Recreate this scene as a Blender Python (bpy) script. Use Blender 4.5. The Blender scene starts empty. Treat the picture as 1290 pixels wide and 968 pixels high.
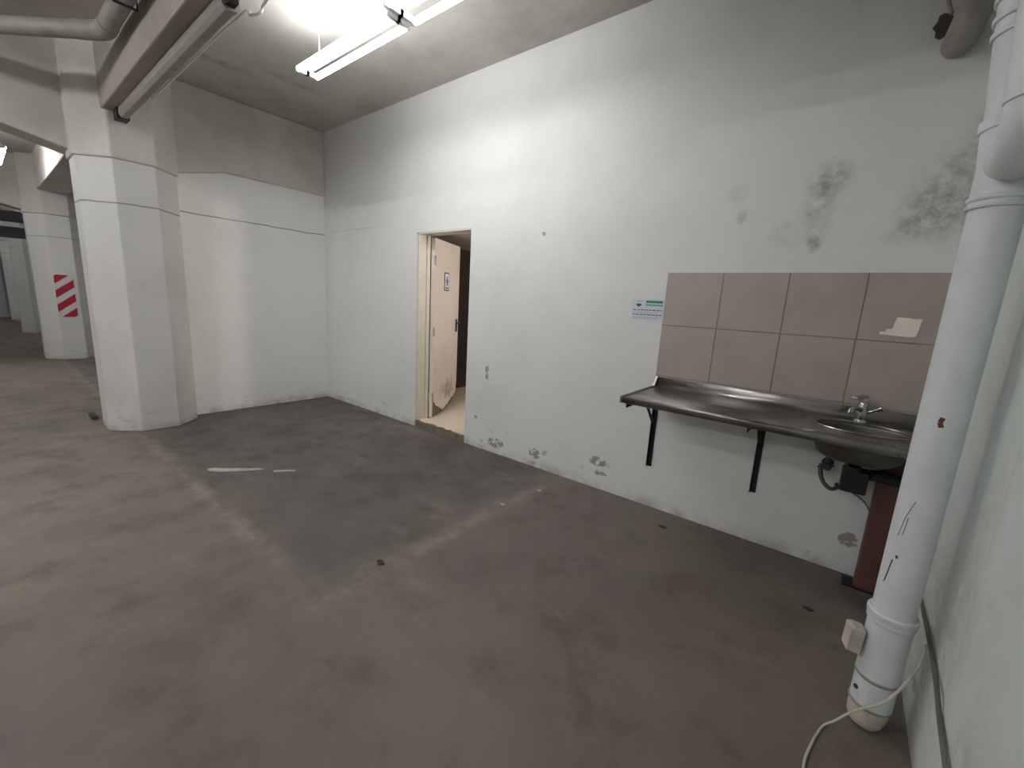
import bpy, math, random
from mathutils import Vector, Matrix

random.seed(7)
PI = math.pi
scene = bpy.context.scene
COL = scene.collection

# ------------------------------------------------------------------ camera
def set_camera():
    f, yaw, pitch, roll = 529.3, math.radians(38.054), math.radians(10.832), math.radians(3.220)
    fwd0 = Vector((-math.sin(yaw), math.cos(yaw), 0)); right0 = Vector((math.cos(yaw), math.sin(yaw), 0))
    up0 = Vector((0, 0, 1))
    fwd = fwd0 * math.cos(pitch) - up0 * math.sin(pitch)
    up = up0 * math.cos(pitch) + fwd0 * math.sin(pitch)
    r = right0 * math.cos(roll) + up * math.sin(roll)
    u = up * math.cos(roll) - right0 * math.sin(roll)
    cd = bpy.data.cameras.new('camera'); cam = bpy.data.objects.new('camera', cd); COL.objects.link(cam)
    cd.sensor_width = 36.0; cd.lens = f * 36.0 / 1290.0; cd.clip_start = 0.02; cd.clip_end = 100
    M = Matrix(((r.x, u.x, -fwd.x, 5.476), (r.y, u.y, -fwd.y, -2.902), (r.z, u.z, -fwd.z, 1.40), (0, 0, 0, 1)))
    cam.matrix_world = M
    scene.camera = cam
set_camera()

# ------------------------------------------------------------------ world, exposure
w = bpy.data.worlds.new('World'); scene.world = w; w.use_nodes = True
bg = w.node_tree.nodes['Background']; bg.inputs[0].default_value = (0.55, 0.58, 0.62, 1); bg.inputs[1].default_value = 0.15
vs = scene.view_settings
vs.view_transform = 'Standard'; vs.look = 'None'; vs.gamma = 1.0; vs.use_curve_mapping = False
vs.exposure = 0.08
TUBE_POWER = 42.0      # emission strength of a lit fluorescent tube
FILL_POWER = 60.0
BAY_POWER = 60.0
TUBE_TINT = (0.96, 0.975, 1.0)

# ------------------------------------------------------------------ materials
MATS = {}
def rgb(h):
    c = [int(h[i:i + 2], 16) / 255 for i in (0, 2, 4)]
    return tuple(x / 12.92 if x <= .04045 else ((x + .055) / 1.055) ** 2.4 for x in c) + (1,)

class N:
    """small node helper"""
    def __init__(s, name, rough=.7, metal=0.0, spec=.5):
        s.m = bpy.data.materials.new(name); s.m.use_nodes = True
        s.t = s.m.node_tree; s.n = s.t.nodes; s.b = s.n['Principled BSDF']
        s.b.inputs['Roughness'].default_value = rough; s.b.inputs['Metallic'].default_value = metal
        s.b.inputs['Specular IOR Level'].default_value = spec
        MATS[name] = s.m
        s.geo = s.n.new('ShaderNodeNewGeometry').outputs['Position']
    def link(s, a, b): s.t.links.new(a, b)
    def put(s, sock, v):
        if hasattr(v, 'is_output'): s.link(v, sock)
        else: sock.default_value = v
    def math(s, op, a, b=0.0, clamp=False):
        n = s.n.new('ShaderNodeMath'); n.operation = op; n.use_clamp = clamp
        s.put(n.inputs[0], a); s.put(n.inputs[1], b); return n.outputs[0]
    def noise(s, scale, detail=4, rough=.55, vec=None, stretch=None, dist=0.0):
        n = s.n.new('ShaderNodeTexNoise'); n.inputs['Scale'].default_value = scale
        n.inputs['Detail'].default_value = detail; n.inputs['Roughness'].default_value = rough
        n.inputs['Distortion'].default_value = dist
        v = vec or s.geo
        if stretch:
            m = s.n.new('ShaderNodeVectorMath'); m.operation = 'MULTIPLY'; s.link(v, m.inputs[0])
            m.inputs[1].default_value = stretch; v = m.outputs[0]
        s.link(v, n.inputs['Vector']); return n.outputs['Fac']
    def ramp(s, v, a, b, lo=0.0, hi=1.0):
        n = s.n.new('ShaderNodeMapRange'); n.interpolation_type = 'SMOOTHSTEP'
        s.put(n.inputs['Value'], v)
        for k, x in (('From Min', a), ('From Max', b), ('To Min', lo), ('To Max', hi)): n.inputs[k].default_value = x
        return n.outputs['Result']
    def mix(s, f, a, b):
        n = s.n.new('ShaderNodeMix'); n.data_type = 'RGBA'
        s.put(n.inputs['Factor'], f); s.put(n.inputs['A'], a) if False else None
        s.put(n.inputs[6], a); s.put(n.inputs[7], b); return n.outputs[2]
    def xyz(s):
        n = s.n.new('ShaderNodeSeparateXYZ'); s.link(s.geo, n.inputs[0]); return n.outputs
    def blob(s, c, rad):
        """1 inside an ellipsoid around c fading to 0 at its surface"""
        a = s.n.new('ShaderNodeVectorMath'); a.operation = 'SUBTRACT'; s.link(s.geo, a.inputs[0]); a.inputs[1].default_value = c
        d = s.n.new('ShaderNodeVectorMath'); d.operation = 'DIVIDE'; s.link(a.outputs[0], d.inputs[0]); d.inputs[1].default_value = rad
        l = s.n.new('ShaderNodeVectorMath'); l.operation = 'LENGTH'; s.link(d.outputs[0], l.inputs[0])
        return s.ramp(l.outputs['Value'], 1.0, 0.25)
    def color(s, v): s.put(s.b.inputs['Base Color'], v)
    def rough(s, v): s.put(s.b.inputs['Roughness'], v)
    def bump(s, h, strength=.2, dist=.01):
        n = s.n.new('ShaderNodeBump'); n.inputs['Strength'].default_value = strength; n.inputs['Distance'].default_value = dist
        s.link(h, n.inputs['Height']); s.link(n.outputs[0], s.b.inputs['Normal'])

def paint(name, base, dark, stains=(), cracks=(), flake=0.0, dirt=.35, rough=.62, spots=()):
    k = N(name, rough)
    big = k.noise(1.1, 5, .6); fine = k.noise(9, 6, .65); micro = k.noise(60, 3)
    c = k.mix(k.math('MULTIPLY', k.ramp(big, .42, .75), dirt), rgb(base), rgb(dark))
    c = k.mix(k.math('MULTIPLY', k.ramp(fine, .5, .8), .25), c, rgb(dark))
    st = k.noise(13, 7, .72, dist=.15)
    for cen, rad, amt, hexc in stains:
        f = k.math('MULTIPLY', k.blob(cen, rad), k.ramp(st, .30, .72))
        c = k.mix(k.math('MULTIPLY', f, amt), c, rgb(hexc))
    X = k.xyz()
    wob = k.math('MULTIPLY', k.math('SUBTRACT', k.noise(3.0, 5, .6), .5), .035)
    for z, wd, amt in cracks:
        d = k.math('ABSOLUTE', k.math('SUBTRACT', k.math('ADD', X[2], wob), z))
        f = k.math('MULTIPLY', k.ramp(d, wd, wd * .3), k.ramp(k.noise(2.3, 2), .3, .5, .35, 1))
        c = k.mix(k.math('MULTIPLY', f, amt), c, rgb('6f6b66'))
    h = k.math('ADD', k.math('MULTIPLY', fine, .7), k.math('MULTIPLY', micro, .25))
    if flake:
        low = k.ramp(X[2], .42, .05)
        fl = k.math('MULTIPLY', k.ramp(k.noise(6.5, 5, .62, stretch=(1, 1, 1.7)), .60, .66), low)
        c = k.mix(k.math('MULTIPLY', fl, flake), c, rgb('8b857d'))
        grime = k.math('MULTIPLY', k.ramp(X[2], .10, .0), k.ramp(k.noise(5, 4), .35, .65))
        c = k.mix(k.math('MULTIPLY', grime, .55), c, rgb('8a847a'))
        h = k.math('SUBTRACT', h, k.math('MULTIPLY', fl, .8))
    for cen, rad in spots:
        f = k.math('MULTIPLY', k.blob(cen, rad), k.ramp(k.noise(22, 5, .65), .42, .56))
        c = k.mix(k.ramp(f, .1, .3), c, rgb('9a958e'))
    k.color(c); k.bump(h, .25, .006)
    return k.m

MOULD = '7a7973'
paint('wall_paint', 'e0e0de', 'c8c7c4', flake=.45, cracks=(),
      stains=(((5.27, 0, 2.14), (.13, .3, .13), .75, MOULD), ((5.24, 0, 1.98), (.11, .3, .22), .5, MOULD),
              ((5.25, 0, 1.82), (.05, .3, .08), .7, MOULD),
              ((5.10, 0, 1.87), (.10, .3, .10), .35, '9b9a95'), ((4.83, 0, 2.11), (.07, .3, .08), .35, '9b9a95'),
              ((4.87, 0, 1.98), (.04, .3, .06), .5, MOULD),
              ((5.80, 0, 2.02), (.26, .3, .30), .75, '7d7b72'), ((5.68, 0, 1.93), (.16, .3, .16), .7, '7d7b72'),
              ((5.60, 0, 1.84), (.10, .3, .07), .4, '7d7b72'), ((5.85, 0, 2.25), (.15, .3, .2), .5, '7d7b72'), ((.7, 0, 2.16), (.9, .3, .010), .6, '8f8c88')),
      spots=(((4.10, 0, .22), (.10, .2, .05)), ((4.13, 0, .13), (.07, .2, .03)), ((3.05, 0, .10), (.14, .2, .06)), ((3.5, 0, .12), (.08, .2, .06)),
             ((3.44, 0, 1.955), (.03, .2, .03)), ((3.6, 0, .15), (.03, .2, .03)), ((2.9, 0, .75), (.03, .2, .10)), ((2.78, 0, .3), (.03, .2, .02)),
             ((5.66, 0, .2), (.06, .2, .06))))
paint('wall_paint_side', 'f1f0ed', 'dcdad6', cracks=((2.13, .009, .75),), flake=.25)
paint('column_paint', 'd6d4cf', 'b8b5ae', cracks=((2.07, .009, .8),), flake=.3, dirt=.4)
paint('wall_paint_right', 'dde5e2', 'b4b3ab', flake=.5, dirt=.5,
      stains=(((5.86, -1.0, .35), (.3, .5, .5), .5, 'a39f94'), ((5.86, -1.2, .7), (.3, .12, .5), .35, '9c988d'), ((5.86, -1.6, .35), (.3, .15, .2), .5, '8f8c84')))
paint('ceiling_paint', 'c4bfb7', '9a938a', dirt=.75, cracks=(), stains=(((.78, -1.35, 3.34), (.10, .35, .3), .6, '77716a'), ((1.0, -.8, 3.34), (.12, .4, .3), .55, '77716a'), ((.9, -1.1, 3.34), (.08, .5, .3), .5, 'd8d3ca'), ((.5, -.6, 3.34), (.35, .7, .3), .35, '857e76')))
paint('beam_paint', 'd0cbc3', 'a69e95', dirt=.6)
paint('rib_paint', 'a9a299', '857c73', dirt=.7)
paint('far_wall_paint', 'cdced0', 'b5b4b2', dirt=.3)

def concrete(name, base, light, dark, worn=None):
    k = N(name, .62, spec=.35)
    a = k.noise(.9, 6, .62, dist=.4); b = k.noise(3.2, 6, .65); c3 = k.noise(28, 5, .7); d = k.noise(.45, 3, .5)
    c = k.mix(k.ramp(a, .38, .68), rgb(base), rgb(light))
    c = k.mix(k.math('MULTIPLY', k.ramp(b, .48, .72), .7), c, rgb(dark))
    c = k.mix(k.math('MULTIPLY', k.ramp(d, .5, .7), .4), c, rgb(dark))
    c = k.mix(k.math('MULTIPLY', k.ramp(c3, .58, .75), .35), c, rgb(dark))
    sp = k.noise(17, 3, .5)
    c = k.mix(k.math('MULTIPLY', k.ramp(sp, .735, .77), .7), c, rgb('8f877c'))
    sp2 = k.noise(8.3, 3, .5, stretch=(1.1, .9, 1))
    c = k.mix(k.math('MULTIPLY', k.ramp(sp2, .76, .79), .8), c, rgb('2f2a26'))
    if worn:
        X = k.xyz(); wv_ = k.math('MULTIPLY', k.math('SUBTRACT', k.noise(2.2, 6, .7), .5), .9)
        e1 = k.ramp(k.math('ADD', X[0], wv_), worn[0] - .38, worn[0] + .05); e2 = k.ramp(k.math('ADD', k.math('MULTIPLY', X[1], -1.0), wv_), worn[1] - .30, worn[1] + .08)
        f = k.math('MULTIPLY', k.math('MAXIMUM', e1, e2), .75)
        c = k.mix(f, c, rgb(worn[2]))
    tone = k.noise(.7, 4, .6, dist=.8)
    c = k.mix(k.math('MULTIPLY', k.ramp(tone, .5, .66), .35), c, rgb('6d6167'))
    c = k.mix(k.math('MULTIPLY', k.ramp(k.noise(1.6, 6, .7, stretch=(1, 2.2, 1)), .56, .72), .45), c, rgb('8a8074'))
    S = k.xyz(); sn = k.noise(6, 6, .7); jit = k.math('MULTIPLY', k.math('SUBTRACT', sn, .5), .22)
    bx_ = k.math('MULTIPLY', k.ramp(k.math('ABSOLUTE', k.math('SUBTRACT', k.math('ADD', S[0], jit), 3.77)), .11, .0), k.ramp(S[1], -2.2, -2.05))
    by_ = k.math('MULTIPLY', k.ramp(k.math('ABSOLUTE', k.math('ADD', k.math('ADD', S[1], jit), 2.065)), .09, .0), k.ramp(S[0], 3.9, 3.75))
    sm = k.math('MULTIPLY', k.math('MAXIMUM', bx_, by_), k.ramp(k.noise(3.1, 5, .65), .38, .62))
    c = k.mix(k.math('MULTIPLY', sm, .6), c, rgb('938a7e'))
    k.color(c); k.rough(k.ramp(b, .3, .7, .5, .75))
    k.bump(k.math('ADD', c3, k.math('MULTIPLY', b, .6)), .22, .004)
    return k
concrete('concrete_tan', '6f665a', '7d7367', '5d5449')
concrete('concrete_dark', '5c5751', '68625b', '4d4945', worn=(3.77, 2.065, '6f665a'))
concrete('joint_filler', '7d7468', '8b8276', '655d53')

def plain(name, hexc, rough=.5, metal=0.0, var=.12, spec=.5, scale=12, bump=.1):
    k = N(name, rough, metal, spec)
    n = k.noise(scale, 5, .6)
    d = tuple(x * (1 - var * 2) for x in rgb(hexc)[:3]) + (1,)
    k.color(k.mix(k.ramp(n, .4, .75), rgb(hexc), d)); k.bump(k.noise(scale * 4, 3), bump, .002)
    return k
plain('tile_beige', 'a99e95', .34, var=.05, scale=5, bump=.04)
plain('grout', '8d8379', .9, var=.1)
plain('door_paint', 'd9cfc6', .45, var=.03)
plain('jamb_paint', 'cfcabb', .5, var=.05)
plain('black_metal', '17171a', .5, .3, var=.1)
plain('black_plastic', '161415', .45, var=.1)
plain('chrome', 'b8b8b4', .18, 1.0, var=.05)
plain('red_paint', '5f3a33', .6, var=.15, scale=8)
plain('pvc_white', 'dee2e3', .42, var=.06, scale=6)
plain('pvc_stained', 'c9c0b2', .5, var=.22, scale=14)
plain('pvc_grey', '9a958d', .55, var=.12)
plain('fixture_grey', '9a938b', .5, var=.08)
plain('fixture_white', 'e4e6e6', .45, var=.02)
plain('cable_grey', '6c6961', .6, var=.1)
plain('cord_white', 'c9c2b2', .5, var=.08)
plain('hose_grey', '57544f', .5, .4, var=.1)
plain('paper', 'd7dae0', .8, var=.02)
plain('print_green', '2f8f72', .7, var=.03)
plain('print_teal', '6fae9e', .7, var=.03)
plain('print_dark', '4b5060', .8, var=.03)
plain('print_grey', '9ba3b0', .8, var=.03)
plain('sticker', 'f0e6d8', .7, var=.05)
plain('sign_red', 'a51c2c', .5, var=.05)
plain('sign_white', 'd2d0cc', .5, var=.05)
plain('steel_dark', '4c4f58', .5, .4, var=.1)
plain('duct_grey', '8d919b', .6, var=.1)
plain('basin_steel', '6d6a65', .5, .9, var=.2, scale=9)
plain('bath_floor', 'd9cbbb', .4, var=.03)
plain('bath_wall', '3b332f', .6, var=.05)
plain('bath_ceiling', 'b5aca6', .7, var=.05)
plain('step_concrete', '7d7264', .85, var=.25, scale=18, bump=.4)
plain('hole_dark', '575249', .9, var=.1)
plain('white_mark', 'b9b1a5', .8, var=.2, scale=30)
plain('debris', '3a332d', .8, var=.1)
plain('rust_mark', '6a3a30', .8, var=.1)

def door_leaf_mat():
    k = N('door_leaf_paint', .42)
    c = k.mix(k.math('MULTIPLY', k.ramp(k.noise(2, 4), .4, .7), .3), rgb('ddd3cb'), rgb('c7bdb2'))
    f = k.math('MULTIPLY', k.blob((1.72, .5, .34), (.30, .3, .22)), k.ramp(k.noise(9, 5, .6, stretch=(1, 1, .45)), .46, .56))
    c = k.mix(k.math('MULTIPLY', f, .75), c, rgb('8b8274'))
    f = k.math('MULTIPLY', k.blob((1.66, .65, 1.0), (.18, .2, .5)), k.ramp(k.noise(4, 5, .6), .45, .65))
    c = k.mix(k.math('MULTIPLY', f, .45), c, rgb('a69c90'))
    k.color(c)
door_leaf_mat()

def steel():
    k = N('stainless_steel', .26, 1.0)
    n = k.noise(30, 4, .6, stretch=(.15, 1, 1)); b = k.noise(3, 5)
    k.color(k.mix(k.ramp(b, .35, .7), rgb('a9a5a2'), rgb('8c8784')))
    k.rough(k.ramp(n, .3, .7, .27, .38)); k.bump(k.noise(2, 2), .02, .01)
steel()

def emit(name, strength):
    k = N(name, .4); k.color((1, 1, 1, 1))
    k.b.inputs['Emission Color'].default_value = TUBE_TINT + (1,); k.b.inputs['Emission Strength'].default_value = strength
emit('tube_lit', TUBE_POWER); emit('tube_fill', FILL_POWER); emit('tube_lit_bay', BAY_POWER)
def emit_warm():
    k = N('fill_warm', .4); k.color((1, 1, 1, 1))
    k.b.inputs['Emission Color'].default_value = (1, .90, .81, 1); k.b.inputs['Emission Strength'].default_value = 180
emit_warm()

# ------------------------------------------------------------------ mesh helpers (world coordinates)
class MB:
    def __init__(s): s.v = []; s.f = []
    def add(s, v, f):
        o = len(s.v); s.v += [Vector(p) for p in v]; s.f += [tuple(i + o for i in q) for q in f]; return s
    def box(s, x0, y0, z0, x1, y1, z1):
        v = [(x, y, z) for z in (z0, z1) for x, y in ((x0, y0), (x1, y0), (x1, y1), (x0, y1))]
        return s.add(v, [(3, 2, 1, 0), (4, 5, 6, 7), (0, 1, 5, 4), (1, 2, 6, 5), (2, 3, 7, 6), (3, 0, 4, 7)])
    def obox(s, c, ax, ay, az):
        """box around c with half-axis vectors"""
        c, ax, ay, az = map(Vector, (c, ax, ay, az))
        v = [c + sx * ax + sy * ay + sz * az for sz in (-1, 1) for sx, sy in ((-1, -1), (1, -1), (1, 1), (-1, 1))]
        return s.add(v, [(3, 2, 1, 0), (4, 5, 6, 7), (0, 1, 5, 4), (1, 2, 6, 5), (2, 3, 7, 6), (3, 0, 4, 7)])
    def bar(s, a, b, wd, th, up=(0, 0, 1)):
        a, b = Vector(a), Vector(b); d = (b - a); c = (a + b) / 2; n = d.normalized()
        sd = n.cross(Vector(up)).normalized(); u = sd.cross(n)
        return s.obox(c, d / 2, sd * wd / 2, u * th / 2)
    def tube(s, pts, r, n=12, caps=True):
        pts = [Vector(p) for p in pts]; rs = r if isinstance(r, (list, tuple)) else [r] * len(pts)
        o = len(s.v); prev = None
        for i, p in enumerate(pts):
            t = (pts[min(i + 1, len(pts) - 1)] - pts[max(i - 1, 0)]).normalized()
            if prev is None:
                a = Vector((0, 0, 1)) if abs(t.z) < .9 else Vector((1, 0, 0)); u = t.cross(a).normalized()
            else:
                u = (prev - t * prev.dot(t)).normalized()
            prev = u; q = t.cross(u)
            s.v += [p + (u * math.cos(2 * PI * k / n) + q * math.sin(2 * PI * k / n)) * rs[i] for k in range(n)]
        for i in range(len(pts) - 1):
            for k in range(n):
                a = o + i * n + k; b = o + i * n + (k + 1) % n; s.f.append((a, b, b + n, a + n))
        if caps:
            s.f.append(tuple(o + k for k in reversed(range(n)))); e = o + (len(pts) - 1) * n
            s.f.append(tuple(e + k for k in range(n)))
        return s
    def prism(s, poly, axis, a, b):
        """polygon in the other two axes, extruded along axis from a to b"""
        def P(p, t):
            if axis == 0: return (t, p[0], p[1])
            if axis == 1: return (p[0], t, p[1])
            return (p[0], p[1], t)
        n = len(poly)
        return s.add([P(p, a) for p in poly] + [P(p, b) for p in poly],
                     [tuple(range(n)), tuple(reversed(range(n, 2 * n)))] + [(i, i + n, (i + 1) % n + n, (i + 1) % n) for i in range(n)])

def obj(name, mb, mat, parent=None, bevel=0.0, smooth=False, seg=2):
    vs_ = mb.v
    if parent is not None: org = ORG[parent.name]
    else:
        lo = [min(v[i] for v in vs_) for i in range(3)]; hi = [max(v[i] for v in vs_) for i in range(3)]
        org = Vector(((lo[0] + hi[0]) / 2, (lo[1] + hi[1]) / 2, lo[2]))
    me = bpy.data.meshes.new(name); me.from_pydata([v - org for v in vs_], [], mb.f)
    import bmesh
    bm = bmesh.new(); bm.from_mesh(me); bmesh.ops.recalc_face_normals(bm, faces=bm.faces); bm.to_mesh(me); bm.free()
    me.materials.append(MATS[mat])
    o = bpy.data.objects.new(name, me); COL.objects.link(o)
    if parent is None: o.location = org
    else: o.parent = parent
    ORG[o.name] = org
    if bevel:
        m = o.modifiers.new('bevel', 'BEVEL'); m.width = bevel; m.segments = seg; m.limit_method = 'ANGLE'; m.angle_limit = math.radians(40)
    if smooth:
        for p in me.polygons: p.use_smooth = True
        m = o.modifiers.new('es', 'EDGE_SPLIT'); m.split_angle = math.radians(40)
    return o
ORG = {}
def tag(o, label=None, cat=None, group=None, kind=None):
    if label: o['label'] = label
    if cat: o['category'] = cat
    if group: o['group'] = group
    if kind: o['kind'] = kind
    return o
def thing(name, loc, label, cat, group=None, kind=None):
    o = bpy.data.objects.new(name, None); COL.objects.link(o); o.location = loc; o.empty_display_size = .1
    ORG[o.name] = Vector(loc); return tag(o, label, cat, group, kind)
def smooth_path(pts, n=6):
    """Catmull-Rom through pts"""
    P = [Vector(p) for p in pts]; P = [2 * P[0] - P[1]] + P + [2 * P[-1] - P[-2]]; out = []
    for i in range(1, len(P) - 2):
        for k in range(n):
            t = k / n; a, b, c, d = P[i - 1], P[i], P[i + 1], P[i + 2]
            out.append(.5 * ((2 * b) + (c - a) * t + (2 * a - 5 * b + 4 * c - d) * t * t + (3 * b - a - 3 * c + d) * t ** 3))
    return out + [P[-2]]

# ------------------------------------------------------------------ the setting
XR, XE, YF, ZC = 5.86, -17.0, -9.0, 3.34       # right wall, far end, wall behind the camera, ceiling
floor = tag(obj('floor', MB().box(XE, YF, -.15, XR, 0, -.0008), 'joint_filler'),
            'worn brown grey concrete floor laid in large slabs', 'floor', kind='structure')
J = .0015
def slab(x0, y0, x1, y1, mat): obj('slab', MB().box(x0 + J, y0 + J, -.012, x1 - J, y1 - J, 0), mat, floor)
slab(0, -2.065, 3.77, 0, 'concrete_dark')
obj('slab', MB().prism([(3.77 + J, 0), (XR, 0), (XR, YF), (J, YF), (J, -2.065 - J), (3.77 + J, -2.065 - J)], 2, -.012, 0), 'concrete_tan', floor)
slab(-5.55, -2.065, 0, 0, 'concrete_dark')
slab(-5.55, YF, 0, -2.065, 'concrete_tan')
slab(-11.1, YF, -5.55, 0, 'concrete_dark')
slab(XE, YF, -11.1, 0, 'concrete_tan')

tag(obj('ceiling', MB().box(XE, YF, ZC, XR, 0, ZC + .16), 'ceiling_paint'), 'dirty off-white concrete ceiling', 'ceiling', kind='structure')

DX0, DX1, DZ = 1.868, 2.632, 2.062              # doorway
wall = MB()
wall.box(XE, 0, 0, DX0, .14, ZC); wall.box(DX1, 0, 0, XR, .14, ZC); wall.box(DX0, 0, DZ, DX1, .14, ZC)
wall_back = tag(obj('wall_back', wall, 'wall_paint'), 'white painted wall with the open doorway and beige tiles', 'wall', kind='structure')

# beige tiles above the counter, each its own piece
TX = [4.474 + .346 * i for i in range(5)]; TZ = [.90, .968, 1.314, 1.660]
obj('grout_bed', MB().box(TX[0] + .002, -.006, TZ[0], TX[4] - .002, -.0002, TZ[3] - .002), 'grout', wall_back)
tmesh = None
for r_ in range(3):
    for c_ in range(4):
        g = .0022
        obj('tile', MB().box(TX[c_] + g, -.0095 - random.random() * .0008, TZ[r_] + g, TX[c_ + 1] - g, -.003, TZ[r_ + 1] - g), 'tile_beige', wall_back, bevel=.0015)

tag(obj('wall_left', MB().box(-.15, -1.62, 0, 0, 0, ZC), 'wall_paint_side'), 'white painted partition between the column and the corner', 'wall', kind='structure')
wr = tag(obj('wall_right', MB().box(XR, YF, 0, XR + .18, 0, ZC), 'wall_paint_right'), 'cool white wall behind the drain pipe', 'wall', kind='structure')
pil = MB().prism([(XR + .01, -1.24), (XR - .015, -1.37), (XR - .018, -1.42), (XR - .018, -3.6), (XR + .01, -3.72)], 2, .0, ZC)
obj('pilaster', pil, 'wall_paint_right', wr, bevel=.01)
tag(obj('wall_front', MB().box(XE, YF - .15, 0, XR, YF, ZC), 'far_wall_paint'), 'white wall behind the viewer', 'wall', kind='structure')

# columns with chamfered corners, wider head above a ledge
def octagon(cx, cy, a):
    s_ = a * math.tan(PI / 8)
    return [(cx + s_, cy - a), (cx + a, cy - s_), (cx + a, cy + s_), (cx + s_, cy + a), (cx - s_, cy + a), (cx - a, cy + s_), (cx - a, cy - s_), (cx - s_, cy - a)]
col_labels = ['white octagonal concrete column joined to the end of the partition',
              'white octagonal column carrying the red and white striped panel',
              'white octagonal column beyond the striped one', 'white octagonal column next to the far end wall']
for i, cx in enumerate((0.0, -5.55, -10.85, -15.6)):
    c = thing('column', (cx, -1.9, 0), col_labels[i], 'column', 'columns in a row', 'structure')
    obj('shaft', MB().prism(octagon(cx, -1.9, .35), 2, 0, 2.43), 'column_paint', c, bevel=.008)
    obj('head', MB().prism(octagon(cx, -1.9, .366), 2, 2.43, ZC), 'beam_paint', c, bevel=.012)
# haunched beams across the column line and ribs along it
def haunched(cx, y_right):
    poly = [(y_right, ZC), (y_right, 2.60), (-1.09, 2.60), (-1.57, 2.475), (-2.22, 2.475), (-2.75, 2.60), (-6.6, 2.60), (-7.1, 2.475), (-7.7, 2.475), (-8.2, 2.6), (YF, 2.60), (YF, ZC)]
    return MB().prism(poly, 0, cx - .26, cx + .04)
for i, cx in enumerate((0.0, -5.55, -10.85, -15.6)):
    tag(obj('beam', haunched(cx, 0), 'beam_paint', bevel=.012), ['white haunched concrete beam above the partition', 'white haunched beam over the striped column',
        'white haunched beam over the column beyond the striped one', 'white haunched beam near the far end wall'][i], 'beam', 'haunched beams', 'structure')
tag(obj('rib', MB().box(.03, -2.08, 2.80, XR, -1.91, ZC), 'rib_paint', bevel=.01), 'narrow concrete rib above the old unlit light fitting', 'beam', 'ribs along the columns', 'structure')
for i, (a, b) in enumerate(((-5.5, -.26), (-10.8, -5.81), (-15.55, -11.11))):
    tag(obj('rib', MB().box(a, -2.08, 2.80, b, -1.72, ZC), 'beam_paint', bevel=.01), ['concrete rib from the partition column to the striped column', 'concrete rib beyond the striped column', 'concrete rib near the far end wall'][i], 'beam', 'ribs along the columns', 'structure')
# partition at the striped column, with a dark opening
pt = MB(); X2 = -5.6
pt.box(X2 - .12, -1.7, 0, X2, 0, 2.6)
tag(obj('wall_partition', pt, 'far_wall_paint'), 'white partition behind the striped column', 'wall', kind='structure')
# far end wall with dark doorway
fe = MB(); 
fe.box(XE - .15, YF, 0, XE, -2.26, ZC); fe.box(XE - .15, -1.98, 0, XE, 0, ZC); fe.box(XE - .15, -2.26, 2.35, XE, -1.98, ZC); fe.box(XE - .8, -2.4, 0, XE - .6, -1.8, 2.5)
tag(obj('wall_end', fe, 'far_wall_paint'), 'white far end wall with a narrow dark opening', 'wall', kind='structure')

# ------------------------------------------------------------------ washroom behind the doorway
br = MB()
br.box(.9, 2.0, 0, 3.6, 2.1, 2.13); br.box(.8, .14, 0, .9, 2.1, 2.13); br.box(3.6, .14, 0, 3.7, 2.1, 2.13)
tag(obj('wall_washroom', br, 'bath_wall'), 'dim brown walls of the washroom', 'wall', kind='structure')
tag(obj('ceiling_washroom', MB().box(.8, .14, 2.13, 3.7, 2.1, 2.2), 'bath_ceiling'), 'plain washroom ceiling', 'ceiling', kind='structure')
tag(obj('floor_washroom', MB().box(.9, .14, 0, 3.6, 2.0, .075).box(DX0, .012, 0, DX1, .14, .075), 'bath_floor'), 'cream washroom floor', 'floor', kind='structure')
sill = MB(); n = 14
top = [(DX0 + (DX1 - DX0) * i / n, .076 + random.uniform(-.008, .004)) for i in range(n + 1)]
sill.prism([(DX0, 0)] + top + [(DX1, 0)], 1, -.006, .02)
tag(obj('trim_1', sill, 'step_concrete'), 'broken concrete edge of the raised doorway sill', 'sill', kind='structure')

lamp = thing('fill_lamp', (3.55, .85, 1.8), 'unseen warm lamp added on the washroom side wall to light the door', 'lamp')  # unseen lamp, added on this wall to light the open door leaf
obj('base', MB().tube([(3.6, .85, 1.8), (3.57, .85, 1.8)], .11, 24), 'fixture_white', lamp)
obj('globe', MB().tube([(3.57, .85, 1.8), (3.53, .85, 1.8), (3.50, .85, 1.8)], [.10, .09, .03], 24), 'fill_warm', lamp, smooth=True)

door = thing('door_1', (1.9, .07, .076), 'cream washroom door standing open with a broken bottom edge', 'door', kind='structure')
fr = MB()
fr.box(DX0, -.004, .076, DX0 + .028, .138, DZ); fr.box(DX0, -.004, DZ - .022, DX1, .138, DZ)
obj('door_frame', fr, 'jamb_paint', door, bevel=.003)
obj('door_stop', MB().box(DX0 + .028, .10, .076, DX0 + .045, .138, DZ - .022), 'jamb_paint', door, bevel=.002)
TH = math.radians(113); HX, HY = 1.935, .16
dv = Vector((math.cos(TH), math.sin(TH), 0)); nv = Vector((math.sin(TH), -math.cos(TH), 0))   # nv faces the opening
prof = [(0, 2.03), (.67, 2.03), (.67, .40), (.655, .33), (.66, .30), (.62, .245), (.61, .25), (.58, .22), (.54, .225), (.50, .20), (.46, .185), (.40, .15), (.37, .155), (.33, .125), (.27, .115), (.24, .15), (.22, .14), (.17, .175), (.10, .20), (.06, .25), (0, .27)]
leaf = MB(); o2 = Vector((HX, HY, 0))
A = [o2 + dv * a + nv * .018 + Vector((0, 0, z)) for a, z in prof]; B_ = [p - nv * .006 for p in A]
n = len(prof); leaf.add(A + B_, [tuple(range(n)), tuple(reversed(range(n, 2 * n)))] + [(i, (i + 1) % n, (i + 1) % n + n, i + n) for i in range(n)])
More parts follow.
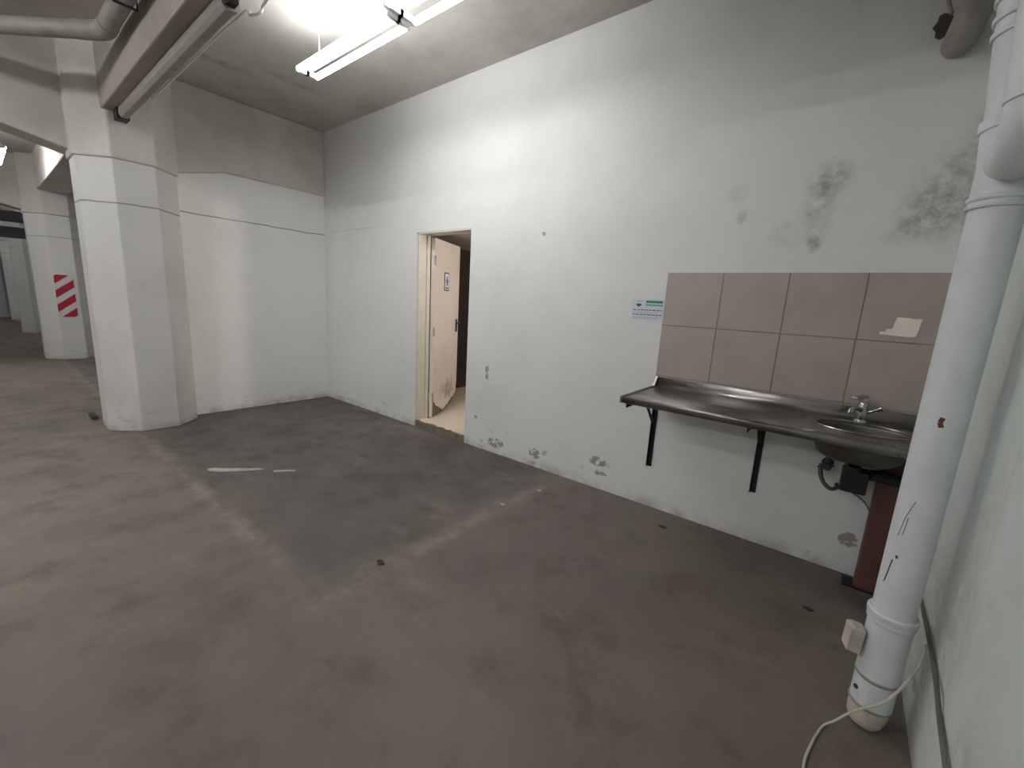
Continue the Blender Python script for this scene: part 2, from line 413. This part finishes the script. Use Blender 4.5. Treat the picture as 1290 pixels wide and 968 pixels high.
obj('door_skin', leaf, 'door_leaf_paint', door)
core = MB(); prof2 = [(0, 2.03), (.67, 2.03), (.67, .28), (.55, .16), (.40, .125), (.30, .10), (.16, .095), (0, .09)]
A = [o2 + dv * a + nv * .012 + Vector((0, 0, z)) for a, z in prof2]; B_ = [p - nv * .03 for p in A]
n = len(prof2); core.add(A + B_, [tuple(range(n)), tuple(reversed(range(n, 2 * n)))] + [(i, (i + 1) % n, (i + 1) % n + n, i + n) for i in range(n)])
tag(obj('door_core', core, 'step_concrete', door), 'rotten bare core of the door')
obj('edge_strip', MB().obox(o2 + dv * -.004 + Vector((0, 0, 1.06)), dv * .004, nv * .02, (0, 0, .97)), 'door_paint', door)
for z in (1.80, 1.05, .32):
    obj('hinge', MB().tube([o2 - dv * .010 + nv * .026 + Vector((0, 0, z - .05)), o2 - dv * .010 + nv * .026 + Vector((0, 0, z + .05))], .009, 10), 'pvc_grey', door)
hd = MB(); hp = o2 + dv * .61 + nv * .018 + Vector((0, 0, 1.10))
hd.obox(hp + nv * .004, dv * .02, nv * .004, (0, 0, .075)); hd.tube([hp + nv * .004 + Vector((0, 0, .03)), hp + nv * .05 + Vector((0, 0, .03))], .009, 10)
hd.tube([hp + nv * .05 + Vector((0, 0, .03)), hp + nv * .05 + dv * -.09 + Vector((0, 0, .03))], .009, 10)
obj('door_handle', hd, 'steel_dark', door)
pc = o2 + dv * .30 + nv * .0215 + Vector((0, 0, 1.60))
plq = obj('plaque', MB().obox(pc, dv * .06, nv * .0025, (0, 0, .10)), 'print_dark', door)
obj('plaque_panel', MB().obox(pc + nv * .003, dv * .047, nv * .0015, (0, 0, .087)), 'paper', plq)
fig = MB(); q = pc + nv * .005
fig.obox(q + Vector((0, 0, .045)), dv * .011, nv * .001, (0, 0, .011)); fig.obox(q + Vector((0, 0, .008)), dv * .018, nv * .001, (0, 0, .022))
fig.obox(q + dv * .006 + Vector((0, 0, -.03)), dv * .005, nv * .001, (0, 0, .018)); fig.obox(q - dv * .006 + Vector((0, 0, -.03)), dv * .005, nv * .001, (0, 0, .018))
fig.obox(q + Vector((0, 0, -.068)), dv * .036, nv * .001, (0, 0, .008))
obj('pictogram', fig, 'print_dark', plq)

# ------------------------------------------------------------------ sink counter
ZT, YD = .895, -.57
sk = thing('sink_counter', (5.15, -.28, .86), 'long stainless steel sink counter fixed to the wall below the beige tiles', 'sink counter')
BX, BY, RX, RY = 5.60, -.285, .185, .135       # bowl centre and radii
wt = MB(); X0, X1, XS = 4.492, XR - .006, 5.37; YB = -.045
wt.add([(X0, YD, ZT), (XS, YD, ZT), (XS, YB, ZT), (X0, YB, ZT)], [(0, 1, 2, 3)])
n = 48; ring = []; outer = []
for i in range(n):
    a = 2 * PI * i / n; c_, s_ = math.cos(a), math.sin(a)
    ring.append((BX + RX * c_, BY + RY * s_, ZT))
    tx = ((X1 - BX) if c_ > 0 else (BX - XS)) / max(abs(c_), 1e-6); ty = ((YB - BY) if s_ > 0 else (BY - YD)) / max(abs(s_), 1e-6)
    t = min(tx, ty); outer.append((BX + t * c_, BY + t * s_, ZT))
wt.add(ring + outer, [(i, i + n, (i + 1) % n + n, (i + 1) % n) for i in range(n)])
for cx, cy in ((X1, YB), (XS, YB), (XS, YD), (X1, YD)):
    k_ = sorted(range(n), key=lambda i: (outer[i][0] - cx) ** 2 + (outer[i][1] - cy) ** 2)[:2]
    if (outer[k_[0]][0], outer[k_[0]][1]) != (cx, cy): wt.add([outer[k_[0]], outer[k_[1]], (cx, cy, ZT)], [(0, 1, 2)])
# cove and backsplash, then rolled front edge
pf = [(YB, ZT)] + [(YB + .028 * math.sin(PI / 2 * k / 6), ZT + .028 * (1 - math.cos(PI / 2 * k / 6))) for k in range(1, 7)] + [(-.0145, .955), (-.0115, .960), (-.0108, .93)]
wt.add([(X0, y, z) for y, z in pf] + [(X1, y, z) for y, z in pf], [(i, i + 1, i + 1 + len(pf), i + len(pf)) for i in range(len(pf) - 1)])
pf = [(YD, ZT), (YD - .006, ZT + .004), (YD - .012, ZT + .002), (YD - .014, ZT - .006), (YD - .014, ZT - .034), (YD - .008, ZT - .037)]
wt.add([(X0, y, z) for y, z in pf] + [(X1, y, z) for y, z in pf], [(i, i + 1, i + 1 + len(pf), i + len(pf)) for i in range(len(pf) - 1)])
o = obj('worktop', wt, 'stainless_steel', sk, smooth=True)
m = o.modifiers.new('sol', 'SOLIDIFY'); m.thickness = .0015
obj('end_rim', MB().box(X0 - .014, YD - .014, ZT - .037, X0 + .002, -.012, ZT + .006), 'stainless_steel', sk, bevel=.004)
obj('end_splash', MB().prism([(-.012, ZT + .005), (-.06, ZT + .005), (-.0125, .962)], 0, X0 - .012, X0), 'stainless_steel', sk)
bs = MB(); rings = [(1.0, 0.0), (.985, -.02), (.95, -.09), (.88, -.135), (.70, -.158), (.20, -.165), (.12, -.165)]
for s_, dz in rings: bs.v += [Vector((BX + RX * s_ * math.cos(2 * PI * i / n), BY + RY * s_ * math.sin(2 * PI * i / n), ZT + dz)) for i in range(n)]
for r_ in range(len(rings) - 1):
    for i in range(n): bs.f.append((r_ * n + i, r_ * n + (i + 1) % n, (r_ + 1) * n + (i + 1) % n, (r_ + 1) * n + i))
b = obj('basin', bs, 'basin_steel', sk, smooth=True)
m = b.modifiers.new('sol', 'SOLIDIFY'); m.thickness = .003; m.offset = 1
obj('basin_rim', MB().tube([(BX + RX * 1.01 * math.cos(2 * PI * i / n), BY + RY * 1.01 * math.sin(2 * PI * i / n), ZT + .001) for i in range(n + 1)], .004, 6), 'stainless_steel', b, smooth=True)
obj('drain', MB().tube([(BX, BY, ZT - .168), (BX, BY, ZT - .160)], .024, 20), 'steel_dark', b)
fx, fy = 5.595, -.085
fc = obj('faucet', MB().tube([(fx, fy, ZT), (fx, fy, ZT + .012), (fx, fy, ZT + .013), (fx, fy, ZT + .09), (fx, fy, ZT + .105)], [.030, .028, .022, .022, .017], 20).tube(
    smooth_path([(fx, fy, ZT + .055), (fx - .02, fy - .05, ZT + .075), (fx - .045, fy - .11, ZT + .075), (fx - .05, fy - .125, ZT + .055)], 5), .012, 12), 'chrome', sk, smooth=True)
obj('lever', MB().tube([(fx, fy, ZT + .105), (fx, fy, ZT + .125)], .021, 18).obox((fx - .02, fy - .03, ZT + .130), (.024, .036, .004), (.011, -.008, 0), (0, 0, .006)), 'chrome', fc, bevel=.002)
obj('knob', MB().tube([(fx + .02, fy, ZT + .05), (fx + .05, fy - .005, ZT + .07), (fx + .075, fy - .008, ZT + .082)], [.008, .008, .014], 14), 'chrome', fc, smooth=True)

# wall brackets
def bracket(x, zb, label):
    t = thing('wall_bracket', (x, 0, zb), label, 'bracket', 'brackets under the counter')
    obj('wall_leg', MB().box(x - .016, -.006, zb, x + .016, -.001, .845).box(x - .016, -.026, zb, x - .011, -.001, .845), 'black_metal', t)
    obj('arm', MB().box(x - .016, -.50, .838, x + .016, -.001, .844).box(x - .016, -.50, .815, x - .011, -.001, .844), 'black_metal', t)
    obj('strut', MB().bar((x, -.02, .62), (x, -.23, .83), .020, .006), 'black_metal', t)
    for z in (zb + .05, .78): obj('screw', MB().tube([(x + .004, -.005, z), (x + .004, -.009, z)], .005, 8), 'chrome', t)
bracket(4.503, .305, 'black steel bracket under the free end of the counter')
bracket(5.163, .325, 'black steel bracket under the middle of the counter beside the bowl')

# red post under the sink
rp = thing('support_post', (5.755, -.085, 0), 'rust red steel post on the floor under the sink', 'post')
rp_x0, rp_x1, ry0, ry1 = 5.712, 5.80, -.13, -.045
obj('post', MB().box(rp_x0, ry0, .004, rp_x1, ry1, .855), 'red_paint', rp, bevel=.004)
obj('foot_plate', MB().box(rp_x0 - .05, ry0 - .01, 0, rp_x1 + .01, ry1 + .01, .008), 'black_metal', rp)

# plumbing below the bowl
wv = thing('angle_valve', (5.50, -.06, .6), 'small metal stop valve with hoses on the wall under the bowl', 'valve')
obj('valve_body', MB().tube([(5.50, -.001, .62), (5.50, -.012, .62), (5.50, -.013, .62), (5.50, -.09, .62)], [.028, .026, .013, .014], 14).tube([(5.50, -.07, .60), (5.50, -.07, .665)], .012, 12), 'hose_grey', wv, smooth=True)
obj('valve_handle', MB().tube([(5.50, -.09, .62), (5.50, -.105, .62), (5.50, -.12, .62)], [.008, .022, .018], 10).bar((5.46, -.11, .61), (5.53, -.11, .635), .012, .010), 'steel_dark', wv)
obj('supply_hose', MB().tube(smooth_path([(5.50, -.07, .665), (5.505, -.09, .70), (5.53, -.11, .74), (5.56, -.10, .80), (5.585, -.09, .885)], 5), .007, 8), 'chrome', wv, smooth=True)
obj('drain_hose', MB().tube(smooth_path([(5.475, -.10, .63), (5.478, -.12, .58), (5.50, -.13, .535), (5.53, -.14, .515), (5.553, -.16, .53), (5.556, -.18, .56)], 5), .011, 10), 'hose_grey', wv, smooth=True)
obj('thin_tube', MB().tube(smooth_path([(5.56, -.09, .515), (5.62, -.06, .50), (5.69, -.03, .45), (5.73, -.02, .38)], 5), .004, 8), 'cable_grey', wv, smooth=True)
tr = thing('sink_trap', (5.61, -.2, .56), 'black plastic drain trap hanging below the bowl', 'trap')
obj('trap_box', MB().box(5.562, -.29, .565, 5.668, -.17, .675), 'black_plastic', tr, bevel=.008)
obj('trap_inlet', MB().tube([(5.60, -.26, .675), (5.60, -.26, .695), (5.60, -.27, .712)], [.035, .035, .028], 18), 'black_plastic', tr, smooth=True)
obj('trap_outlet', MB().tube([(5.66, -.22, .655), (5.70, -.19, .655), (5.845, -.17, .645)], .028, 14), 'black_plastic', tr, smooth=True)

# ------------------------------------------------------------------ notice and sticker
nt = thing('paper_notice', (4.355, -.002, 1.335), 'white printed notice with a green heading beside the tiles', 'notice')
obj('sheet', MB().obox((4.357, -.0014, 1.409), (.110, 0, .002), (0, .0009, 0), (-.001, 0, .072)), 'paper', nt)
obj('heading', MB().box(4.345, -.0029, 1.456, 4.464, -.0022, 1.472), 'print_green', nt)
obj('subheading', MB().box(4.345, -.0029, 1.436, 4.464, -.0022, 1.448), 'print_teal', nt)
pr = MB(); x = 4.257
for z, h in ((1.404, .006), (1.372, .006)):
    x = 4.257
    while x < 4.452:
        wd = random.uniform(.014, .03); pr.box(x, -.0029, z, min(x + wd, 4.462), -.0022, z + h); x += wd + .006
tag(obj('print_lines', pr, 'print_dark', nt), kind='stuff')
pr = MB()
for z in (1.388, 1.357, 1.347): pr.box(4.257, -.0029, z, 4.455 - random.random() * .03, -.0022, z + .003)
pr.box(4.275, -.0029, 1.466, 4.325, -.0022, 1.470)
tag(obj('fine_print', pr, 'print_grey', nt), kind='stuff')
em = MB().prism([(4.275, 1.440), (4.283, 1.452), (4.290, 1.444), (4.297, 1.455), (4.305, 1.444), (4.312, 1.452), (4.316, 1.438), (4.300, 1.430), (4.297, 1.420), (4.292, 1.430)], 1, -.0029, -.0022)
obj('emblem', em, 'print_dark', nt)
stp = [(5.655, 1.440), (5.70, 1.438), (5.712, 1.434), (5.748, 1.436), (5.745, 1.39), (5.74, 1.350), (5.728, 1.344), (5.66, 1.346), (5.60, 1.350), (5.599, 1.362), (5.625, 1.366), (5.622, 1.378), (5.645, 1.380), (5.65, 1.41)]
tag(obj('torn_sticker', MB().prism(stp, 1, -.0122, -.0108), 'sticker'), 'torn pale paper sticker stuck on the beige tiles', 'sticker')

# ------------------------------------------------------------------ drain pipe in the corner
PX, PY, PR = 5.745, -1.08, .057
dp = thing('drain_pipe', (PX, PY, 0), 'thick white painted drain pipe standing by the right wall', 'pipe')
def ringset(p, z, r=.064, h=.03, lean=(0, 0)):
    return MB().tube([(p[0], p[1], z), (p[0], p[1], z + .004), (p[0] + lean[0] * h, p[1] + lean[1] * h, z + h - .004), (p[0] + lean[0] * h, p[1] + lean[1] * h, z + h)], [r - .003, r, r, r - .004], 32)
obj('pipe_section', MB().tube([(PX, PY, .44), (PX, PY, 1.745)], PR, 40), 'pvc_white', dp, smooth=True)
obj('foot_socket', MB().tube([(PX, PY, .20), (PX, PY, .405), (PX, PY, .41), (PX, PY, .445)], [.060, .0605, .0655, .0655], 40), 'pvc_white', dp, smooth=True)
obj('socket_ring', ringset((PX, PY), .425, .068, .024), 'pvc_white', dp, smooth=True)
obj('foot_band', ringset((PX, PY), .190, .0635, .012), 'pvc_grey', dp, smooth=True)
obj('foot_section', MB().tube([(PX, PY, .085), (PX, PY, .195)], .059, 40), 'pvc_white', dp, smooth=True)
obj('foot_band', ringset((PX - .003, PY - .003), .080, .0605, .010), 'pvc_grey', dp, smooth=True)
tag(obj('foot_bend', MB().tube([(PX, PY, .085), (PX - .004, PY - .006, .05), (PX - .010, PY - .016, .02), (PX - .014, PY - .022, .0)], [.058, .056, .050, .034], 36), 'pvc_stained', dp, smooth=True), 'stained rounded pipe foot')
co = obj('clip_box', MB().obox((PX - .082, PY - .028, .317), (.018, .005, -.003), (-.007, .024, 0), (.002, 0, .048)), 'pvc_stained', dp, bevel=.006)
obj('clip_cap', MB().obox((PX - .102, PY - .033, .318), (.004, .001, 0), (-.007, .025, 0), (.001, 0, .044)), 'pvc_stained', co, bevel=.003)
for z, a in ((.14, 215), (.06, 240), (.065, 290), (.02, 260)):
    d = Vector((math.cos(math.radians(a)), math.sin(math.radians(a)), 0)); p = Vector((PX, PY, z))
    rr = .058 if z > .08 else .050
    obj('screw_head', MB().tube([p + d * (rr - .01), p + d * (rr + .006)], .008, 8), 'steel_dark', dp)
def on_pipe(az, z): 
    a = math.radians(az); return Vector((PX + (PR + .0004) * math.cos(a), PY + (PR + .0004) * math.sin(a), z))
def pipe_mark(name, pts, wd, mat):
    m_ = MB()
    for (a0, z0), (a1, z1) in zip(pts[:-1], pts[1:]):
        p, q = on_pipe(a0, z0), on_pipe(a1, z1); m_.bar(p, q, wd, .0012, up=(math.cos(math.radians(a0)), math.sin(math.radians(a0)), 0))
    obj(name, m_, mat, dp)
pipe_mark('red_chip', [(262, 1.135), (258, 1.12), (263, 1.105)], .012, 'rust_mark')
pipe_mark('scratch', [(250, .86), (235, .80), (226, .73)], .0018, 'cable_grey')
pipe_mark('scratch', [(242, .80), (241, .775), (238, .74)], .0018, 'cable_grey')
pipe_mark('scratch', [(228, .645), (225, .62), (223, .595), (218, .56)], .003, 'steel_dark')
pipe_mark('scratch', [(236, .665), (239, .655)], .006, 'steel_dark')
# upper junction
LN = (-.09, .02)
obj('upper_ring', ringset((PX, PY), 1.735, .067, .012), 'pvc_white', dp, smooth=True)
obj('upper_ring', ringset((PX, PY), 1.755, .066, .014), 'pvc_white', dp, smooth=True)
def up(z): return (PX + LN[0] * max(0, z - 1.85), PY + LN[1] * max(0, z - 1.85), z)
yj = obj('junction', MB().tube([(PX, PY, 1.74), (PX, PY, 1.85), up(1.955)], [.0605, .0605, .0615], 40), 'pvc_white', dp, smooth=True)
obj('junction_branch', MB().tube(smooth_path([(PX, PY, 1.86), (PX - .004, PY - .12, 1.845), (PX - .010, PY - .20, 1.885), (PX - .014, PY - .225, 1.96)], 6), [.052] * 19, 32), 'pvc_white', yj, smooth=True)
obj('junction_ring', MB().tube([up(1.945), up(1.975)], .066, 36), 'pvc_white', yj, bevel=.003)
obj('riser', MB().tube([up(1.96), up(ZC)], PR, 36), 'pvc_white', dp, smooth=True)
for z in (2.185, 2.225, 2.275): obj('riser_ring', MB().tube([up(z), up(z + .016)], .0635, 36), 'pvc_white', dp, bevel=.003)
obj('branch_riser', MB().tube([(PX - .014, PY - .225, 1.94), (PX - .04, PY - .225, 2.3), (PX - .10, PY - .225, ZC)], .054, 32), 'pvc_white', dp, smooth=True)

# pipe with a bend at the top of the corner
vp = thing('corner_pipe', (5.66, -.1, 2.6), 'grey white pipe bending out of the wall high in the corner', 'pipe')
obj('bend', MB().tube(smooth_path([(5.655, -.002, 2.665), (5.655, -.06, 2.655), (5.662, -.105, 2.675), (5.675, -.125, 2.73), (5.71, -.125, 2.86), (5.75, -.125, 3.02)], 6), .060, 28), 'pvc_grey', vp, smooth=True)
obj('upper_run', MB().tube([(5.75, -.125, 3.02), (5.79, -.125, ZC - .005)], .060, 28), 'pvc_grey', vp, smooth=True)
obj('collar', MB().tube([(5.745, -.125, 3.0), (5.755, -.125, 3.04)], .066, 28), 'pvc_grey', vp)
hole = [(5.592 + .034 * math.cos(2 * PI * i / 14) * (1 + .2 * math.sin(3 * i)), 2.755 + .050 * math.sin(2 * PI * i / 14) * (1 + .15 * math.cos(5 * i))) for i in range(14)]
obj('wall_hole', MB().prism(hole, 1, -.0025, .0), 'hole_dark', wall_back)
obj('stay_wire', MB().tube([(5.53, -.03, 2.98), (5.585, -.07, 2.82), (5.605, -.085, 2.755)], .008, 8), 'pvc_grey', vp)

# cables
tag(obj('wall_cable', MB().tube(smooth_path([(XR - .006, -.74, .380), (XR - .009, -.82, .382), (XR - .0105, -.90, .381), (XR - .011, -1.02, .378), (XR - .012, -1.22, .358), (XR - .026, -1.40, .365), (XR - .029, -1.60, .335), (XR - .029, -2.6, .12)], 8),
    [.003 + .0035 * min(1, i / 14) for i in range(57)], 10), 'cable_grey', smooth=True), 'thick grey cable running along the right wall', 'cable')
tag(obj('power_cord', MB().tube(smooth_path([(XR - .020, -1.07, .368), (XR - .024, -1.10, .350), (XR - .03, -1.115, .325), (5.808, -1.14, .255), (5.765, -1.165, .165), (5.70, -1.17, .085), (5.655, -1.19, .025), (5.625, -1.22, .006), (5.597, -1.33, .005), (5.585, -1.43, .005), (5.60, -1.6, .005), (5.66, -1.8, .005)], 8), .0042, 8), 'cord_white', smooth=True),
    'thin white cord hanging in front of the pipe foot onto the floor', 'cord')

# ------------------------------------------------------------------ lamps
def tube_fixture(x0, x1, ys, zc, label, mat='tube_lit', group='lit tube lights', stems=True):
    yc = sum(ys) / len(ys); wd = max(ys) - min(ys)
    t = thing('tube_light', ((x0 + x1) / 2, yc, zc - .02), label, 'light', group)
    obj('housing', MB().box(x0, yc - .03, zc + .016, x1, yc + .03, zc + .05), 'fixture_white', t, bevel=.004)
    for y in ys:
        obj('tube', MB().tube([(x0 + .03, y, zc), (x1 - .03, y, zc)], .019, 14), mat, t, smooth=True)
        for xx, d in ((x0, 1), (x1, -1)): obj('lamp_holder', MB().box(min(xx, xx + d * .03), min(y, yc) - .012, zc - .014, max(xx, xx + d * .03), max(y, yc) + .012, zc + .018), 'fixture_white', t)
    for xx in ((x0 + .2, x1 - .2) if stems else ()):
        obj('stem', MB().tube([(xx, yc, zc + .05), (xx, yc, ZC)], .004, 6), 'fixture_white', t)
tube_fixture(2.0, 3.13, (-1.10, -1.235), 3.0, 'lit twin tube light nearer the partition corner')
tube_fixture(3.16, 3.77, (-1.10, -1.285), 3.0, 'lit twin tube light in line nearer the sink')
for x, y, lb in ((1.7, -4.6, 'added fill tube light behind the viewer nearest the rib'), (.2, -4.6, 'added fill tube light behind the viewer beside the partition column'),
                 (3.2, -7.2, 'added fill tube light by the rear wall nearest the right wall'), (.9, -7.2, 'added fill tube light by the rear wall beyond the partition column')):
    tube_fixture(x, x + 1.24, (y, y - .12), 3.15, lb, 'tube_fill')  # unseen tubes added behind the viewer as fill, positions guessed
for x, y, lb in ((-4.2, -4.4, 'lit tube light in the bay before the striped column'), (-9.4, -4.2, 'lit tube light in the bay beyond the striped column'), (-14.4, -4.2, 'lit tube light in the bay before the far end wall')):
    tube_fixture(x, x + 1.24, (y, y - .12), 3.15, lb, 'tube_lit_bay')
tube_fixture(-3.7, -2.46, (-2.50, -2.60), 2.85, 'lit tube light between the partition column and the striped column', 'tube_lit_bay')

ol = thing('light_fitting', (1.7, -1.965, 2.72), 'old grey unlit batten light fitting under the concrete rib', 'light')
obj('batten', MB().prism([(-2.0, 2.80), (-2.0, 2.745), (-1.985, 2.725), (-1.945, 2.725), (-1.93, 2.745), (-1.93, 2.80)], 0, .52, 2.86), 'fixture_grey', ol, bevel=.004)
obj('end_lip', MB().prism([(-2.004, 2.80), (-2.004, 2.743), (-1.986, 2.721), (-1.944, 2.721), (-1.926, 2.743), (-1.926, 2.80)], 0, 2.86, 2.875), 'fixture_grey', ol)
obj('end_bracket', MB().box(.40, -2.01, 2.72, .52, -1.93, 2.80), 'black_metal', ol)
obj('end_recess', MB().box(2.875, -1.99, 2.74, 2.93, -1.95, 2.80), 'black_metal', ol)
tag(obj('conduit', MB().tube(smooth_path([(1.2, -1.922, 2.735), (2.0, -1.922, 2.735), (2.85, -1.92, 2.735), (2.93, -1.90, 2.72), (2.97, -1.87, 2.735), (3.0, -1.86, 2.77), (3.3, -1.86, 2.80), (4.4, -1.86, 2.80)], 6), .007, 8), 'fixture_white', smooth=True),
    'thin white conduit along the unlit light fitting', 'conduit')

cp = thing('ceiling_pipe', (1.2, -2.2, 3.1), 'grey white pipe with a bend hanging under the ceiling beside the rib', 'pipe')
ZP = 3.02
obj('straight_run', MB().tube([(XR - .3, -2.17, ZP), (1.42, -2.17, ZP)], .052, 20), 'pvc_grey', cp, smooth=True)
obj('bend', MB().tube(smooth_path([(1.46, -2.17, ZP), (1.34, -2.175, ZP), (1.26, -2.215, ZP), (1.17, -2.29, ZP)], 5), .056, 20), 'pvc_grey', cp, smooth=True)
obj('slanting_run', MB().tube([(1.19, -2.27, ZP), (.30, -2.98, ZP), (.03, -3.2, ZP)], .052, 20), 'pvc_grey', cp, smooth=True)
for x in (1.9, 3.6): obj('hanger', MB().box(x, -2.225, ZP - .055, x + .02, -2.115, ZP - .05).box(x, -2.225, ZP - .055, x + .02, -2.222, ZC).box(x, -2.118, ZP - .055, x + .02, -2.115, ZC), 'black_metal', cp)

# far bay: two dark pipes crossing below the ceiling
for i, z in enumerate((2.56, 2.25)):
    tag(obj('crossing_pipe', MB().tube([(-8.0, -8.5, z), (-8.0, -2.02, z)], .11, 18), 'duct_grey', smooth=True),
        ['upper dark grey pipe crossing the far bay', 'lower dark grey pipe crossing the far bay'][i], 'pipe', 'pipes crossing the far bay')

# striped panel on the second column
XS2 = -5.55 + .35
hz = thing('hazard_panel', (XS2, -1.935, .74), 'red and white diagonally striped panel on the second column', 'sign')
y0, y1, z0, z1 = -2.04, -1.80, .74, 1.46
obj('panel', MB().box(XS2 + .001, y0, z0, XS2 + .008, y1, z1), 'sign_white', hz)
def clip(poly, y0, y1, z0, z1):
    for ax, lim, sg in ((0, y0, 1), (0, y1, -1), (1, z0, 1), (1, z1, -1)):
        out = []
        for i in range(len(poly)):
            a, b = poly[i], poly[(i + 1) % len(poly)]; da, db = sg * (a[ax] - lim), sg * (b[ax] - lim)
            if da >= 0: out.append(a)
            if da * db < 0:
                t = da / (da - db); out.append((a[0] + (b[0] - a[0]) * t, a[1] + (b[1] - a[1]) * t))
        poly = out
        if not poly: return poly
    return poly
for zb in (.58, .82, 1.06, 1.30):
    sl = .83; pp = clip([(y0 - .1, zb - .1 * sl), (y1 + .1, zb + (y1 - y0 + .1) * sl), (y1 + .1, zb + (y1 - y0 + .1) * sl + .13), (y0 - .1, zb - .1 * sl + .13)], y0 + .004, y1 - .004, z0 + .004, z1 - .004)
    if len(pp) >= 3: obj('stripe', MB().prism(pp, 0, XS2 + .008, XS2 + .0095), 'sign_red', hz)

# ------------------------------------------------------------------ small things on the floor
mk = [(1.735, -1.925), (1.79, -1.925), (1.86, -1.87), (1.92, -1.80), (1.99, -1.70), (2.03, -1.62), (1.97, -1.655), (1.93, -1.71), (1.86, -1.77), (1.80, -1.84), (1.75, -1.88)]
obj('paint_smear', MB().prism(mk, 2, .0, .0015), 'white_mark', floor)
obj('paint_smear', MB().prism([(2.10, -1.58), (2.13, -1.60), (2.22, -1.47), (2.20, -1.46)], 2, .0, .0012), 'white_mark', floor)
tag(obj('metal_strip', MB().box(-.62, -2.30, 0, -.40, -2.255, .03), 'debris', bevel=.004), 'low dark metal strip on the floor behind the partition column', 'strip')
chip = [(0, 0), (.03, -.008), (.045, .012), (.02, .025), (-.008, .014)]
for i, (x, y, s_, mt, lb) in enumerate(((4.70, -.24, 1.0, 'debris', 'dark chip of debris on the floor below the counter end'),
                                        (3.70, -1.72, 1.1, 'debris', 'dark chip on the floor by the slab joint'),
                                        (5.52, -.52, .9, 'debris', 'small dark chip on the floor below the bowl'),
                                        (3.80, -.38, .9, 'white_mark', 'pale plaster chip on the floor near the wall'),
                                        (3.74, -.75, .9, 'white_mark', 'pale plaster chip on the slab joint'))):
    tag(obj('floor_chip', MB().prism([(x + a * s_, y + b * s_) for a, b in chip], 2, .0, .006 * s_), mt), lb, 'debris', 'chips on the floor')

# dark vent on the partition behind the striped column
vt = thing('wall_vent', (X2, -1.44, 1.77), 'dark brown louvred vent on the partition behind the striped column', 'vent')
obj('frame', MB().box(X2 + .001, -1.60, 1.77, X2 + .006, -1.28, 2.27), 'debris', vt)
for i in range(6): obj('slat', MB().box(X2 + .006, -1.58, 1.80 + i * .08, X2 + .014, -1.30, 1.835 + i * .08), 'rust_mark', vt)
